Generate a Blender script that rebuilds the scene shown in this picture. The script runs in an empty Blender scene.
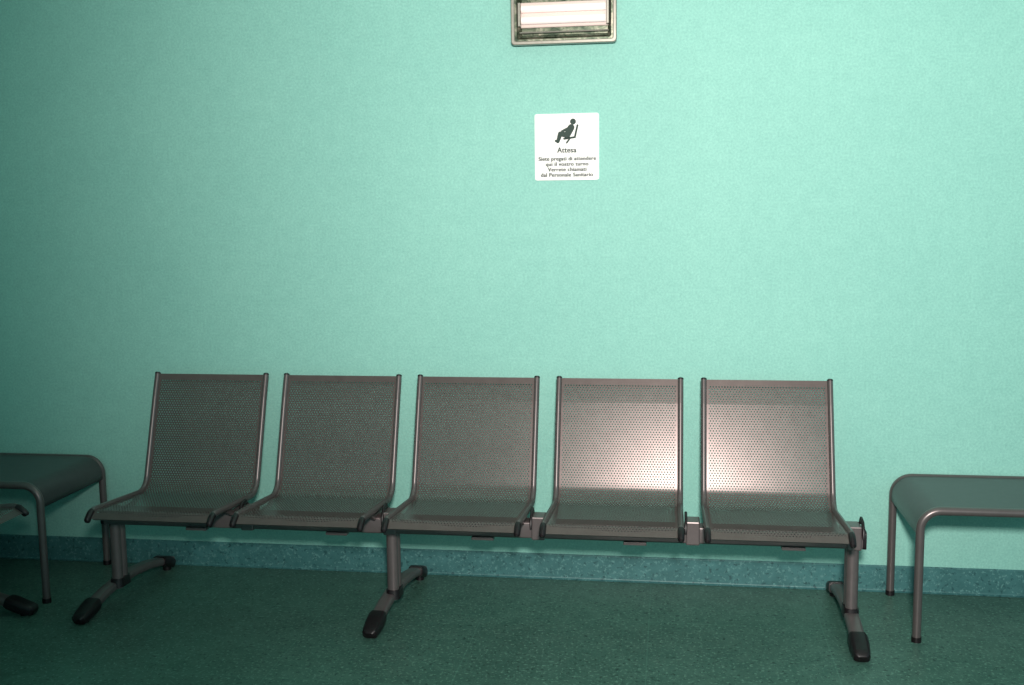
import bpy, bmesh, math
from mathutils import Vector, Matrix
C=bpy.context
def link(o,parent=None):
    C.scene.collection.objects.link(o)
    if parent is not None: o.parent=parent
    return o
def empty(name,loc=(0,0,0),rz=0):
    e=bpy.data.objects.new(name,None); e.empty_display_size=.1; e.location=loc; e.rotation_euler=(0,0,rz); return link(e)
# ---------------------------------------------------------------- materials
def newmat(name):
    m=bpy.data.materials.new(name); m.use_nodes=True; nt=m.node_tree
    return m,nt,nt.nodes['Principled BSDF']
def N(nt,t,**k):
    n=nt.nodes.new(t)
    for a,b in k.items(): setattr(n,a,b)
    return n
def math_(nt,op,a,b=None,c=None):
    n=N(nt,'ShaderNodeMath',operation=op)
    for i,v in enumerate((a,b,c)):
        if v is None: continue
        if isinstance(v,(int,float)): n.inputs[i].default_value=v
        else: nt.links.new(v,n.inputs[i])
    return n.outputs[0]
def ramp(nt,fac,stops):
    r=N(nt,'ShaderNodeValToRGB'); cr=r.color_ramp
    while len(cr.elements)<len(stops): cr.elements.new(.5)
    for e,(p,c) in zip(cr.elements,stops): e.position=p; e.color=(*c,1)
    nt.links.new(fac,r.inputs[0]); return r.outputs[0]
def noise(nt,scale,detail=3,rough=.6,coord='Object',dist=0):
    tc=N(nt,'ShaderNodeTexCoord'); n=N(nt,'ShaderNodeTexNoise')
    n.inputs['Scale'].default_value=scale; n.inputs['Detail'].default_value=detail; n.inputs['Roughness'].default_value=rough
    n.inputs['Distortion'].default_value=dist
    nt.links.new(tc.outputs[coord],n.inputs['Vector']); return n.outputs[0]
def mix(nt,fac,a,b,mode='MIX'):
    m=N(nt,'ShaderNodeMix',data_type='RGBA',blend_type=mode)
    for s,v in ((0,fac),(6,a),(7,b)):
        if isinstance(v,(int,float)): m.inputs[s].default_value=v
        elif isinstance(v,tuple): m.inputs[s].default_value=(*v,1)
        else: nt.links.new(v,m.inputs[s])
    return m.outputs[2]
def bump(nt,b,h,strength,dist=.002):
    n=N(nt,'ShaderNodeBump'); n.inputs['Strength'].default_value=strength; n.inputs['Distance'].default_value=dist
    nt.links.new(h,n.inputs['Height']); nt.links.new(n.outputs[0],b.inputs['Normal'])
def simple(name,col,rough=.5,metal=0,var=.12,scale=60):
    m,nt,b=newmat(name); f=noise(nt,scale)
    c=ramp(nt,f,[(.3,tuple(x*(1-var) for x in col)),(.7,tuple(min(1,x*(1+var)) for x in col))])
    nt.links.new(c,b.inputs['Base Color']); b.inputs['Roughness'].default_value=rough; b.inputs['Metallic'].default_value=metal
    return m
def wall_mat():
    m,nt,b=newmat('mint_wall_paint')
    big=noise(nt,1.3,4,.6); fine=noise(nt,120,3,.75); mid=noise(nt,22,5,.7)
    c=ramp(nt,big,[(.3,(.268,.575,.500)),(.7,(.300,.620,.535))])
    g=ramp(nt,fine,[(.3,(.82,.86,.87)),(.7,(1.13,1.10,1.10))])
    c=mix(nt,1,c,g,'MULTIPLY')
    g2=ramp(nt,mid,[(.3,(.93,.95,.95)),(.7,(1.06,1.04,1.04))])
    c=mix(nt,1,c,g2,'MULTIPLY')
    nt.links.new(c,b.inputs['Base Color']); b.inputs['Roughness'].default_value=.62
    bump(nt,b,fine,.25,.002); return m
def vinyl(name,base,spk_l,spk_d,rough,tile=False,sc=90):
    m,nt,b=newmat(name)
    f=noise(nt,sc,2,.6); f2=noise(nt,sc*.7,2,.6,dist=.3); big=noise(nt,1.6,4); md=noise(nt,14,4,.7)
    l=ramp(nt,f,[(.57,(0,0,0)),(.66,(1,1,1))]); d=ramp(nt,f2,[(.32,(1,1,1)),(.41,(0,0,0))])
    c=ramp(nt,big,[(.3,tuple(x*.82 for x in base)),(.7,tuple(x*1.18 for x in base))])
    c=mix(nt,1,c,ramp(nt,md,[(.35,(.8,.85,.85)),(.65,(1.2,1.12,1.12))]),'MULTIPLY')
    c=mix(nt,l,c,spk_l); c=mix(nt,d,c,spk_d)
    if tile:
        tc=N(nt,'ShaderNodeTexCoord'); sx=N(nt,'ShaderNodeSeparateXYZ'); nt.links.new(tc.outputs['Object'],sx.inputs[0])
        e=None
        for o,off in (('X',.13),('Y',.21)):
            v=math_(nt,'FRACT',math_(nt,'DIVIDE',math_(nt,'ADD',sx.outputs[o],20+off),.6))
            v=math_(nt,'LESS_THAN',v,.006); e=v if e is None else math_(nt,'MAXIMUM',e,v)
        e=math_(nt,'MULTIPLY',e,.35)
        c=mix(nt,e,c,tuple(x*1.8 for x in base))
    nt.links.new(c,b.inputs['Base Color']); b.inputs['Roughness'].default_value=rough
    return m
METAL=(.132,.108,.102)
def perforated():
    m,nt,b=newmat('perforated_steel')
    uv=N(nt,'ShaderNodeUVMap'); uv.uv_map='UVMap'; s=N(nt,'ShaderNodeSeparateXYZ'); nt.links.new(uv.outputs[0],s.inputs[0])
    u,v=s.outputs[0],s.outputs[1]
    a=.0105; bb=a*math.sqrt(3); ds=[]
    for off in (0,.5):
        du=math_(nt,'SUBTRACT',math_(nt,'FRACT',math_(nt,'ADD',math_(nt,'DIVIDE',u,a),off)),.5)
        dv=math_(nt,'SUBTRACT',math_(nt,'FRACT',math_(nt,'ADD',math_(nt,'DIVIDE',v,bb),off)),.5)
        du=math_(nt,'MULTIPLY',du,a); dv=math_(nt,'MULTIPLY',dv,bb)
        ds.append(math_(nt,'SQRT',math_(nt,'ADD',math_(nt,'MULTIPLY',du,du),math_(nt,'MULTIPLY',dv,dv))))
    d=math_(nt,'MINIMUM',*ds); hole=math_(nt,'LESS_THAN',d,.0028)
    at=N(nt,'ShaderNodeAttribute'); at.attribute_name='edge'
    hole=math_(nt,'MULTIPLY',hole,math_(nt,'GREATER_THAN',at.outputs['Fac'],.020))
    alpha=math_(nt,'SUBTRACT',1.0,hole); nt.links.new(alpha,b.inputs['Alpha'])
    f=noise(nt,30); c=ramp(nt,f,[(.3,tuple(x*.92 for x in METAL)),(.7,tuple(x*1.08 for x in METAL))])
    nt.links.new(c,b.inputs['Base Color']); b.inputs['Metallic'].default_value=.34; b.inputs['Roughness'].default_value=.285
    b.inputs['Specular IOR Level'].default_value=.34; b.inputs['Specular Tint'].default_value=(1,.70,.76,1)
    return m
M_wall=wall_mat()
M_floor=vinyl('green_vinyl_floor',(.062,.145,.115),(.15,.29,.23),(.022,.058,.048),.42,True)
M_base=vinyl('teal_vinyl_skirting',(.048,.165,.168),(.11,.26,.255),(.02,.085,.09),.45)
M_ceil=simple('ceiling_paint',(.7,.75,.72),.8)
M_perf=perforated()
M_rail=simple('powder_coated_steel',(.155,.127,.127),.33,.5,.06,40)
M_post=simple('satin_steel_leg',(.18,.145,.147),.36,.5,.06,40)
M_black=simple('black_plastic',(.010,.005,.007),.4,0,.2)
M_tab=simple('table_steel_sheet',(.080,.074,.078),.36,.4,.08,30)
M_sign=simple('white_sign_plate',(.88,.84,.82),.4,0,.02)
M_ink=simple('dark_green_print',(.003,.026,.017),.6,0,.05)
M_bez=simple('fixture_bezel',(.32,.29,.25),.35,.4,.1)
def refl():
    m,nt,b=newmat('fixture_reflector'); f=noise(nt,24,4,.7,dist=1)
    c=ramp(nt,f,[(.35,(.03,.05,.030)),(.5,(.14,.16,.11)),(.65,(.36,.33,.26))])
    nt.links.new(c,b.inputs['Base Color']); b.inputs['Metallic'].default_value=.6; b.inputs['Roughness'].default_value=.3; return m
M_refl=refl()
def emis(nm,s,c1,c2):
    m,nt,b=newmat(nm); b.inputs['Base Color'].default_value=(.6,.50,.46,1)
    f=noise(nt,9,2); c=ramp(nt,f,[(.3,c1),(.6,c2)])
    nt.links.new(c,b.inputs['Emission Color']); b.inputs['Emission Strength'].default_value=s; return m
M_tube=emis('fluorescent_tube_glow',.60,(1,.78,.73),(1,.92,.88))
M_diff=emis('glowing_diffuser',.08,(.9,.50,.45),(1,.66,.60))
# ---------------------------------------------------------------- geometry helpers
def mesh_obj(name,verts,faces,mat,parent=None,smooth=False,bevel=0,seg=2):
    me=bpy.data.meshes.new(name); me.from_pydata(verts,[],faces); me.update()
    bm=bmesh.new(); bm.from_mesh(me); bmesh.ops.recalc_face_normals(bm,faces=bm.faces); bm.to_mesh(me); bm.free()
    me.materials.append(mat)
    if smooth:
        me.polygons.foreach_set('use_smooth',[True]*len(me.polygons)); me.set_sharp_from_angle(angle=math.radians(40))
    o=bpy.data.objects.new(name,me); link(o,parent)
    if bevel:
        b=o.modifiers.new('bevel','BEVEL'); b.width=bevel; b.segments=seg; b.limit_method='ANGLE'
    return o
def box(name,lo,hi,mat,parent=None,bevel=0):
    x0,y0,z0=lo;x1,y1,z1=hi
    v=[(x0,y0,z0),(x1,y0,z0),(x1,y1,z0),(x0,y1,z0),(x0,y0,z1),(x1,y0,z1),(x1,y1,z1),(x0,y1,z1)]
    f=[(0,1,2,3),(4,5,6,7),(0,1,5,4),(1,2,6,5),(2,3,7,6),(3,0,4,7)]
    return mesh_obj(name,v,f,mat,parent,bevel=bevel)
def fillet(pts,rads,n=8):
    out=[Vector(pts[0])]
    for i in range(1,len(pts)-1):
        p=Vector(pts[i]);a=(Vector(pts[i-1])-p).normalized();b=(Vector(pts[i+1])-p).normalized()
        ang=a.angle(b); r=rads[i-1]; t=r/math.tan(ang/2); cdir=(a+b).normalized(); c=p+cdir*(r/math.sin(ang/2))
        s=p+a*t-c; e=p+b*t-c; tot=s.angle_signed(e)
        for k in range(n+1):
            th=-tot*k/n; q=Vector((s.x*math.cos(th)-s.y*math.sin(th),s.x*math.sin(th)+s.y*math.cos(th)))
            out.append(c+q)
    out.append(Vector(pts[-1])); return out
def sweep(name,path,to3,side,section,mat,parent=None,scales=None,smooth=True):
    side=Vector(side); V=[];F=[];ns=len(section);n=len(path)
    for i,p in enumerate(path):
        d=(path[min(i+1,n-1)]-path[max(i-1,0)]).normalized(); nn=Vector((-d.y,d.x))
        sc=scales[i] if scales else 1
        for a,b in section:
            q=p+nn*b*sc; V.append(Vector(to3(q))+side*a*sc)
    for i in range(n-1):
        for j in range(ns):
            k=(j+1)%ns; F.append((i*ns+j,i*ns+k,(i+1)*ns+k,(i+1)*ns+j))
    F.append(tuple(range(ns))); F.append(tuple((n-1)*ns+j for j in range(ns)))
    return mesh_obj(name,[tuple(v) for v in V],F,mat,parent,smooth)
def ell(a,b,n=14): return [(a*math.cos(2*math.pi*i/n),b*math.sin(2*math.pi*i/n)) for i in range(n)]
def rrect(w,h,r,n=4):
    o=[]
    for cx,cy,s in ((w/2-r,h/2-r,0),(-w/2+r,h/2-r,90),(-w/2+r,-h/2+r,180),(w/2-r,-h/2+r,270)):
        for k in range(n+1):
            t=math.radians(s+90*k/n); o.append((cx+r*math.cos(t),cy+r*math.sin(t)))
    return o
def sheet(name,path,s0,s1,mk,mat,parent,margins=True):
    P=[path[0]]
    for p in path[1:]:
        L=(p-P[-1]).length; k=max(1,int(L/.02)); a=P[-1].copy()
        for i in range(1,k+1): P.append(a.lerp(p,i/k))
    arc=[0]
    for i in range(1,len(P)): arc.append(arc[-1]+(P[i]-P[i-1]).length)
    W=s1-s0; m=.020; S=[0,m-.001,m+.001,W/2,W-m-.001,W-m+.001,W]
    V=[];U=[];E=[];F=[]
    for i,p in enumerate(P):
        for s in S:
            V.append(mk(p,s0+s)); U.append((s,arc[i])); E.append(min(s,W-s,arc[i],arc[-1]-arc[i]))
    n=len(S)
    for i in range(len(P)-1):
        for j in range(n-1): F.append((i*n+j,i*n+j+1,(i+1)*n+j+1,(i+1)*n+j))
    me=bpy.data.meshes.new(name); me.from_pydata(V,[],F); me.update()
    uvl=me.uv_layers.new(name='UVMap')
    for l in me.loops: uvl.data[l.index].uv=U[l.vertex_index]
    at=me.attributes.new('edge','FLOAT','POINT'); at.data.foreach_set('value',E)
    me.polygons.foreach_set('use_smooth',[True]*len(me.polygons)); me.materials.append(mat)
    return link(bpy.data.objects.new(name,me),parent)
# ---------------------------------------------------------------- room
WX0,WX1,WY=-2.675,3.4,-6.0; H=2.9
box('floor',(WX0-.1,WY,-.1),(WX1,.1,0),M_floor)
box('wall_back',(WX0-.1,0,0),(WX1,.12,H),M_wall)
box('wall_left',(WX0-.12,WY,0),(WX0,0,H),M_wall)
box('ceiling',(WX0-.1,WY,H),(WX1,.12,H+.1),M_ceil)
bp=[Vector((0,.0)),Vector((-.013,.0012))]+fillet([(-.013,.003),(-.004,.003),(-.004,.100),(-.001,.104)],[.008,.003],8)+[Vector((0,.104))]
def prism(name,prof,x0,x1,mk,mat):
    n=len(prof);V=[mk(p,x0) for p in prof]+[mk(p,x1) for p in prof]
    F=[tuple(range(n)),tuple(range(n,2*n))]+[(i,(i+1)%n,n+(i+1)%n,n+i) for i in range(n)]
    return mesh_obj(name,V,F,mat,smooth=True)
prism('baseboard_back',bp,WX0,WX1,lambda p,s:(s,p.x,p.y),M_base)
prism('baseboard_left',bp,WY,-.013,lambda p,s:(WX0-p.x,s,p.y),M_base)
# ---------------------------------------------------------------- bench
PITCH=.5376; SW=.473; GAP=PITCH-SW
prof=fillet([(-.120,.831),(-.152,.745),(-.272,.392),(-.660,.424),(-.695,.402)],[.08,.075,.025],10)
railsec=ell(.0105,.0120,14)
def bench(name,n,posts,loc,rz=0,splay=()):
    e=empty(name,loc,rz); to3x=lambda x:(lambda q:(x,q.x,q.y))
    for i in range(n):
        a=i*PITCH+GAP/2; b=a+SW
        sheet('seat_shell_%d'%(i+1),prof,a+.008,b-.008,lambda p,s:(s,p.x,p.y),M_perf,e)
        for s,x in (('left',a+.010),('right',b-.010)):
            sweep('side_rail_%s_%d'%(s,i+1),prof,to3x(x),(1,0,0),railsec,M_rail,e)
            d=(prof[0]-prof[1]).normalized()
            sweep('rail_top_cap_%s_%d'%(s,i+1),[prof[0]-d*.001,prof[0]+d*.004,prof[0]+d*.007],to3x(x),(1,0,0),ell(.0110,.0125),M_black,e,[1,1,.6])
            k=[Vector((-.664,.421)),Vector((-.676,.417)),Vector((-.69,.406)),Vector((-.700,.396)),Vector((-.703,.391))]
            sweep('rail_front_cap_%s_%d'%(s,i+1),k,to3x(x),(1,0,0),ell(.0115,.0135),M_black,e,[.95,1,1,.95,.55])
            br=[Vector((-.36,.388)),Vector((-.40,.374)),Vector((-.48,.374)),Vector((-.53,.402))]
            sweep('seat_bracket_%s_%d'%(s,i+1),br,to3x(x+(.012 if s=='left' else -.012)),(1,0,0),rrect(.012,.022,.004),M_post,e)
        sweep('front_crossbar_%d'%(i+1),[Vector((a+.02,0)),Vector((b-.02,0))],lambda q:(q.x,-.675,.400+q.y),(0,1,0),ell(.007,.007),M_rail,e)
    L=n*PITCH
    sweep('support_beam',[Vector((-.03,0)),Vector((L+.03,0))],lambda q:(q.x,-.44,.342+q.y),(0,1,0),rrect(.06,.06,.007),M_post,e)
    for s,x0,x1 in (('left',-.040,-.028),('right',L+.028,L+.040)):
        sweep('beam_end_cap_%s'%s,[Vector((x0,0)),Vector((x1,0))],lambda q:(q.x,-.44,.342+q.y),(0,1,0),rrect(.064,.064,.012),M_black,e)
    for i in range(1,n+1):
        x=i*PITCH
        box('beam_clamp_%d'%i,(x-.024,-.476,.308),(x+.024,-.404,.392),M_post,e,.005)
        cp=[Vector((-.40,.385)),Vector((-.425,.405)),Vector((-.455,.400)),Vector((-.478,.375)),Vector((-.482,.350))]
        sweep('clamp_cover_%d'%i,cp,to3x(x+.028 if i==n else x-.024),(1,0,0),rrect(.010,.018,.004),M_black,e,[.7,1,1,1,.7])
    for i in range(n):
        a=i*PITCH+PITCH/2; box('underseat_label_%d'%(i+1),(a+.03,-.476,.302),(a+.11,-.44,.313),M_post,e,.002)
    for j,k in enumerate(posts):
        x=k*PITCH; nm='leg_%d'%(j+1)
        for t,dy in (('a',-.018),('b',.018)):
            sweep(nm+'_tube_'+t,[Vector((0,.06)),Vector((0,.325))],lambda q,dy=dy:(x+q.x,-.425+dy,q.y),(0,1,0),ell(.018,.021),M_post,e)
        sweep(nm+'_collar',[Vector((0,.066)),Vector((0,.098))],lambda q:(x+q.x,-.425,q.y),(0,1,0),rrect(.084,.05,.02),M_black,e,[1.08,.98])
        fa=splay[j] if j<len(splay) else 0
        R3=Matrix.Translation((x,-.20,0))@Matrix.Rotation(fa,4,'Z')@Matrix.Translation((-x,.20,0))
        P=[(-.045,.034),(-.12,.052),(-.22,.070),(-.32,.078),(-.42,.076),(-.52,.062),(-.60,.040),(-.635,.030)]
        arc=[Vector(p) for p in P]; L_=[]
        L_.append(sweep(nm+'_foot_bar',arc,to3x(x),(1,0,0),rrect(.05,.032,.012),M_post,e))
        L_.append(sweep(nm+'_shoe_front',[Vector(p) for p in ((-.575,.049),(-.588,.045),(-.62,.034),(-.655,.024),(-.675,.018),(-.682,.015))],to3x(x),(1,0,0),rrect(.064,.044,.014),M_black,e,[.9,1,1,.9,.8,.5]))
        L_.append(sweep(nm+'_shoe_rear',[Vector(p) for p in ((-.125,.053),(-.11,.050),(-.08,.040),(-.055,.028),(-.042,.020),(-.037,.016))],to3x(x),(1,0,0),rrect(.064,.044,.014),M_black,e,[.9,1,1,.9,.8,.5]))
        for s,y in (('front',-.64),('rear',-.065)):
            L_.append(sweep(nm+'_glide_'+s,[Vector((0,0)),Vector((0,.02))],lambda q,y=y:(x+q.x,y,q.y),(0,1,0),ell(.017,.017),M_black,e))
        for o in L_: o.data.transform(R3)
    return e
bench('waiting_room_bench',5,(0,2,5),(-1.728,0,0),0,(-.065,-.055,0))
bench('waiting_room_bench',3,(0,3),(-2.655,-.60-3*PITCH,0),math.radians(90))
# ---------------------------------------------------------------- side tables
def table(name,x0,x1,yr=-.030,yf=-.476,h=.470):
    e=empty(name,((x0+x1)/2,0,0)); w=(x1-x0)/2; R=.0145; hh=h-R
    U=fillet([(-w,.004),(-w,hh),(w,hh),(w,.004)],[.065,.065],10)
    for s,y in (('rear',yr),('front',yf)):
        sweep('tube_frame_'+s,U,lambda q,y=y:(q.x,y,q.y),(0,1,0),ell(R,R,16),M_rail,e)
        for t,x in (('left',-w),('right',w)):
            sweep('foot_cap_%s_%s'%(s,t),[Vector((0,0)),Vector((0,.018))],lambda q,y=y,x=x:(x+q.x,y,q.y),(0,1,0),ell(R+.002,R+.002),M_black,e)
    o=.006; S=fillet([(-w-o,hh-.085),(-w-o,hh+o),(w+o,hh+o),(w+o,hh-.085)],[.07,.07],10)
    p=sheet('table_top',S,yf,yr,lambda q,s:(q.x,s,q.y),M_tab,e)
    sm=p.modifiers.new('thick','SOLIDIFY'); sm.thickness=.003
    return e
table('side_table',1.170,1.723)
table('side_table',-2.561,-2.005)
# ---------------------------------------------------------------- sign
def sign():
    X0,Z0,w,h=-.172,1.573,.243,.248
    e=empty('waiting_area_sign',(X0+w/2,0,Z0+h/2))
    sweep('plate',[Vector((-.006,0)),Vector((-.0005,0))],lambda q:(0,q.x,q.y),(1,0,0),rrect(w,h,.008),M_sign,e,smooth=False)
    def L(px,py): return ((px-535)/64*w-w/2, (180-py)/66.5*h-h/2)
    def poly(name,pts,y=-.0075):
        n=len(pts);V=[(x,y,z) for x,z in pts]+[(x,y+.001,z) for x,z in pts]
        return mesh_obj(name,V,[tuple(range(n)),tuple(range(n,2*n))]+[(i,(i+1)%n,n+(i+1)%n,n+i) for i in range(n)],M_ink,e)
    def stroke(name,a,b,ta,tb,y=-.0075):
        a=Vector(L(*a));b=Vector(L(*b));k=w/64; ta*=k/2;tb*=k/2; d=(b-a).normalized(); an=math.atan2(d.y,d.x); P=[]
        for i in range(9): t=an+math.pi/2+math.pi*i/8; P.append((a.x+ta*math.cos(t),a.y+ta*math.sin(t)))
        for i in range(9): t=an-math.pi/2+math.pi*i/8; P.append((b.x+tb*math.cos(t),b.y+tb*math.sin(t)))
        poly(name,P,y)
    stroke('figure_head',(573.3,121.6),(573.4,121.7),5.8,5.8)
    stroke('figure_torso',(571.5,127.5),(567.3,135.2),6.6,6.4,-.0076)
    stroke('figure_arm',(570.5,127.5),(562.5,131.2),3.0,2.4,-.0077)
    stroke('figure_thigh',(567.3,135.0),(560.6,133.6),5.6,4.6,-.0078)
    stroke('figure_shin',(560.6,133.8),(558.2,141.2),4.6,3.4,-.0079)
    stroke('figure_foot',(558.4,141.4),(556.2,140.6),2.6,2.2,-.0080)
    stroke('chair_back',(577.8,125.5),(575.2,137.0),1.9,1.9,-.0075)
    stroke('chair_seat',(575.2,137.2),(564.5,138.6),1.9,1.9,-.0076)
    stroke('chair_leg',(570.5,138.0),(567.0,142.6),1.6,1.6,-.0077)
    for i,(t,xa,xb,yb,ht) in enumerate((('Attesa',557.5,576.5,152.3,5.2),('Siete pregati di attendere',538.8,596,160.2,3.7),('qui il vostro turno',546,588.5,165.6,3.7),('Verrete chiamati',548,586.5,171.0,3.7),('dal Personale Sanitario',541,593,176.4,3.7))):
      for k,sh in enumerate((-.16,.16)):
        cu=bpy.data.curves.new('text','FONT'); cu.body=t; cu.extrude=.004; cu.offset=.012; cu.space_character=1.08
        o=bpy.data.objects.new('text_line_%d%s'%(i+1,'ab'[k]),cu); link(o); C.view_layer.update()
        bb=[Vector(c) for c in o.bound_box]; mx=min(c.x for c in bb); Wd=max(c.x for c in bb)-mx
        xs=(xb-xa)/64*w/Wd; zs=ht/66.5*h/.70
        x,z=L(xa+sh,yb); cu.materials.append(M_ink); o.parent=e
        o.rotation_euler=(math.pi/2,0,0); o.scale=(xs,zs,.1); o.location=(x-mx*xs,-.007-.0002*k,z)
sign()
# ---------------------------------------------------------------- wall light
def fixture():
    x0,z0,w,h,D=-.250,2.070,.390,.224,.062
    e=empty('wall_light_fixture',(x0+w/2,0,z0+h/2)); 
    def ring(name,wo,ho,wi,hi,y0,y1,mat,bev,ro=.012,ri=.008):
        A=rrect(wo,ho,ro);B=rrect(wi,hi,ri);n=len(A)
        V=[(x,y0,z) for x,z in A]+[(x,y0,z) for x,z in B]+[(x,y1,z) for x,z in B]+[(x,y1,z) for x,z in A]
        F=[]
        for r in range(4):
            for i in range(n): k=(i+1)%n; q=(r+1)%4; F.append((r*n+i,r*n+k,q*n+k,q*n+i))
        return mesh_obj(name,V,F,mat,e,smooth=True,bevel=bev)
    ring('back_box',w-.02,h-.02,w-.034,h-.034,-.04,-.0005,M_bez,0)
    ring('bezel',w,h,w-.026,h-.026,-D,-.036,M_bez,.003)
    ring('inner_lip',w-.024,h-.024,w-.040,h-.040,-D+.008,-.046,M_refl,0)
    A=rrect(w-.034,h-.034,.006);B=rrect(w-.07,h-.08,.004);n=len(A)
    V=[(x,-.046,z) for x,z in A]+[(x,-.012,z) for x,z in B]
    mesh_obj('reflector_tray',V,[(i,(i+1)%n,n+(i+1)%n,n+i) for i in range(n)]+[tuple(range(n,2*n))],M_refl,e)
    box('diffuser_panel',(-.164,-.024,-.046),(.164,-.014,.046),M_diff,e,.003)
    for i,z in enumerate((.020,-.022)):
        sweep('lamp_tube_%d'%(i+1),[Vector((-.158,z)),Vector((.154,z))],lambda q:(q.x,-.040,q.y),(0,1,0),ell(.0135,.0135,16),M_tube,e)
    for i,x in enumerate((-.166,.162)):
        box('lamp_holder_%d'%(i+1),(x-.005,-.052,-.044),(x+.005,-.014,.042),M_bez,e,.002)
    for i,z in enumerate((.066,-.066,.080,-.082)):
        sweep('diffuser_rib_%d'%(i+1),[Vector((-.165,z)),Vector((.165,z))],lambda q:(q.x,-.044,q.y),(0,1,0),ell(.003,.003,8),M_bez if i<2 else M_refl,e)
fixture()
# ---------------------------------------------------------------- lights
def spot(name,loc,aim,E,col,ang,blend,rad):
    l=bpy.data.lights.new(name,'SPOT'); l.energy=E; l.color=col; l.spot_size=math.radians(ang); l.spot_blend=blend; l.shadow_soft_size=rad
    o=bpy.data.objects.new(name,l); o.location=loc; o.rotation_euler=(Vector(aim)-Vector(loc)).to_track_quat('-Z','Y').to_euler(); link(o)
spot('room_lamp',(.43,-4.2,1.90),(.56,0,1.80),800,(1,.94,.88),86,1,.12)
w=bpy.data.worlds.new('World'); C.scene.world=w; w.use_nodes=True
bg=w.node_tree.nodes['Background']; bg.inputs[0].default_value=(.40,.90,.93,1); bg.inputs[1].default_value=.52
# ---------------------------------------------------------------- camera
yaw,pit,rol=.1486,.1257,-.0126
d=Vector((-math.sin(yaw)*math.cos(pit),math.cos(yaw)*math.cos(pit),-math.sin(pit))); r0=Vector((math.cos(yaw),math.sin(yaw),0)); u0=r0.cross(d)
r=r0*math.cos(rol)+u0*math.sin(rol); u=-r0*math.sin(rol)+u0*math.cos(rol)
cd=bpy.data.cameras.new('camera'); cd.sensor_width=36; cd.lens=1071.67/1024*36; cd.clip_start=.05
co=bpy.data.objects.new('camera',cd); link(co)
M=Matrix((r,u,-d)).transposed().to_4x4(); M.translation=Vector((.3443,-4.1036,1.474)); co.matrix_world=M
C.scene.camera=co
C.scene.view_settings.view_transform='Standard'; C.scene.view_settings.look='None'
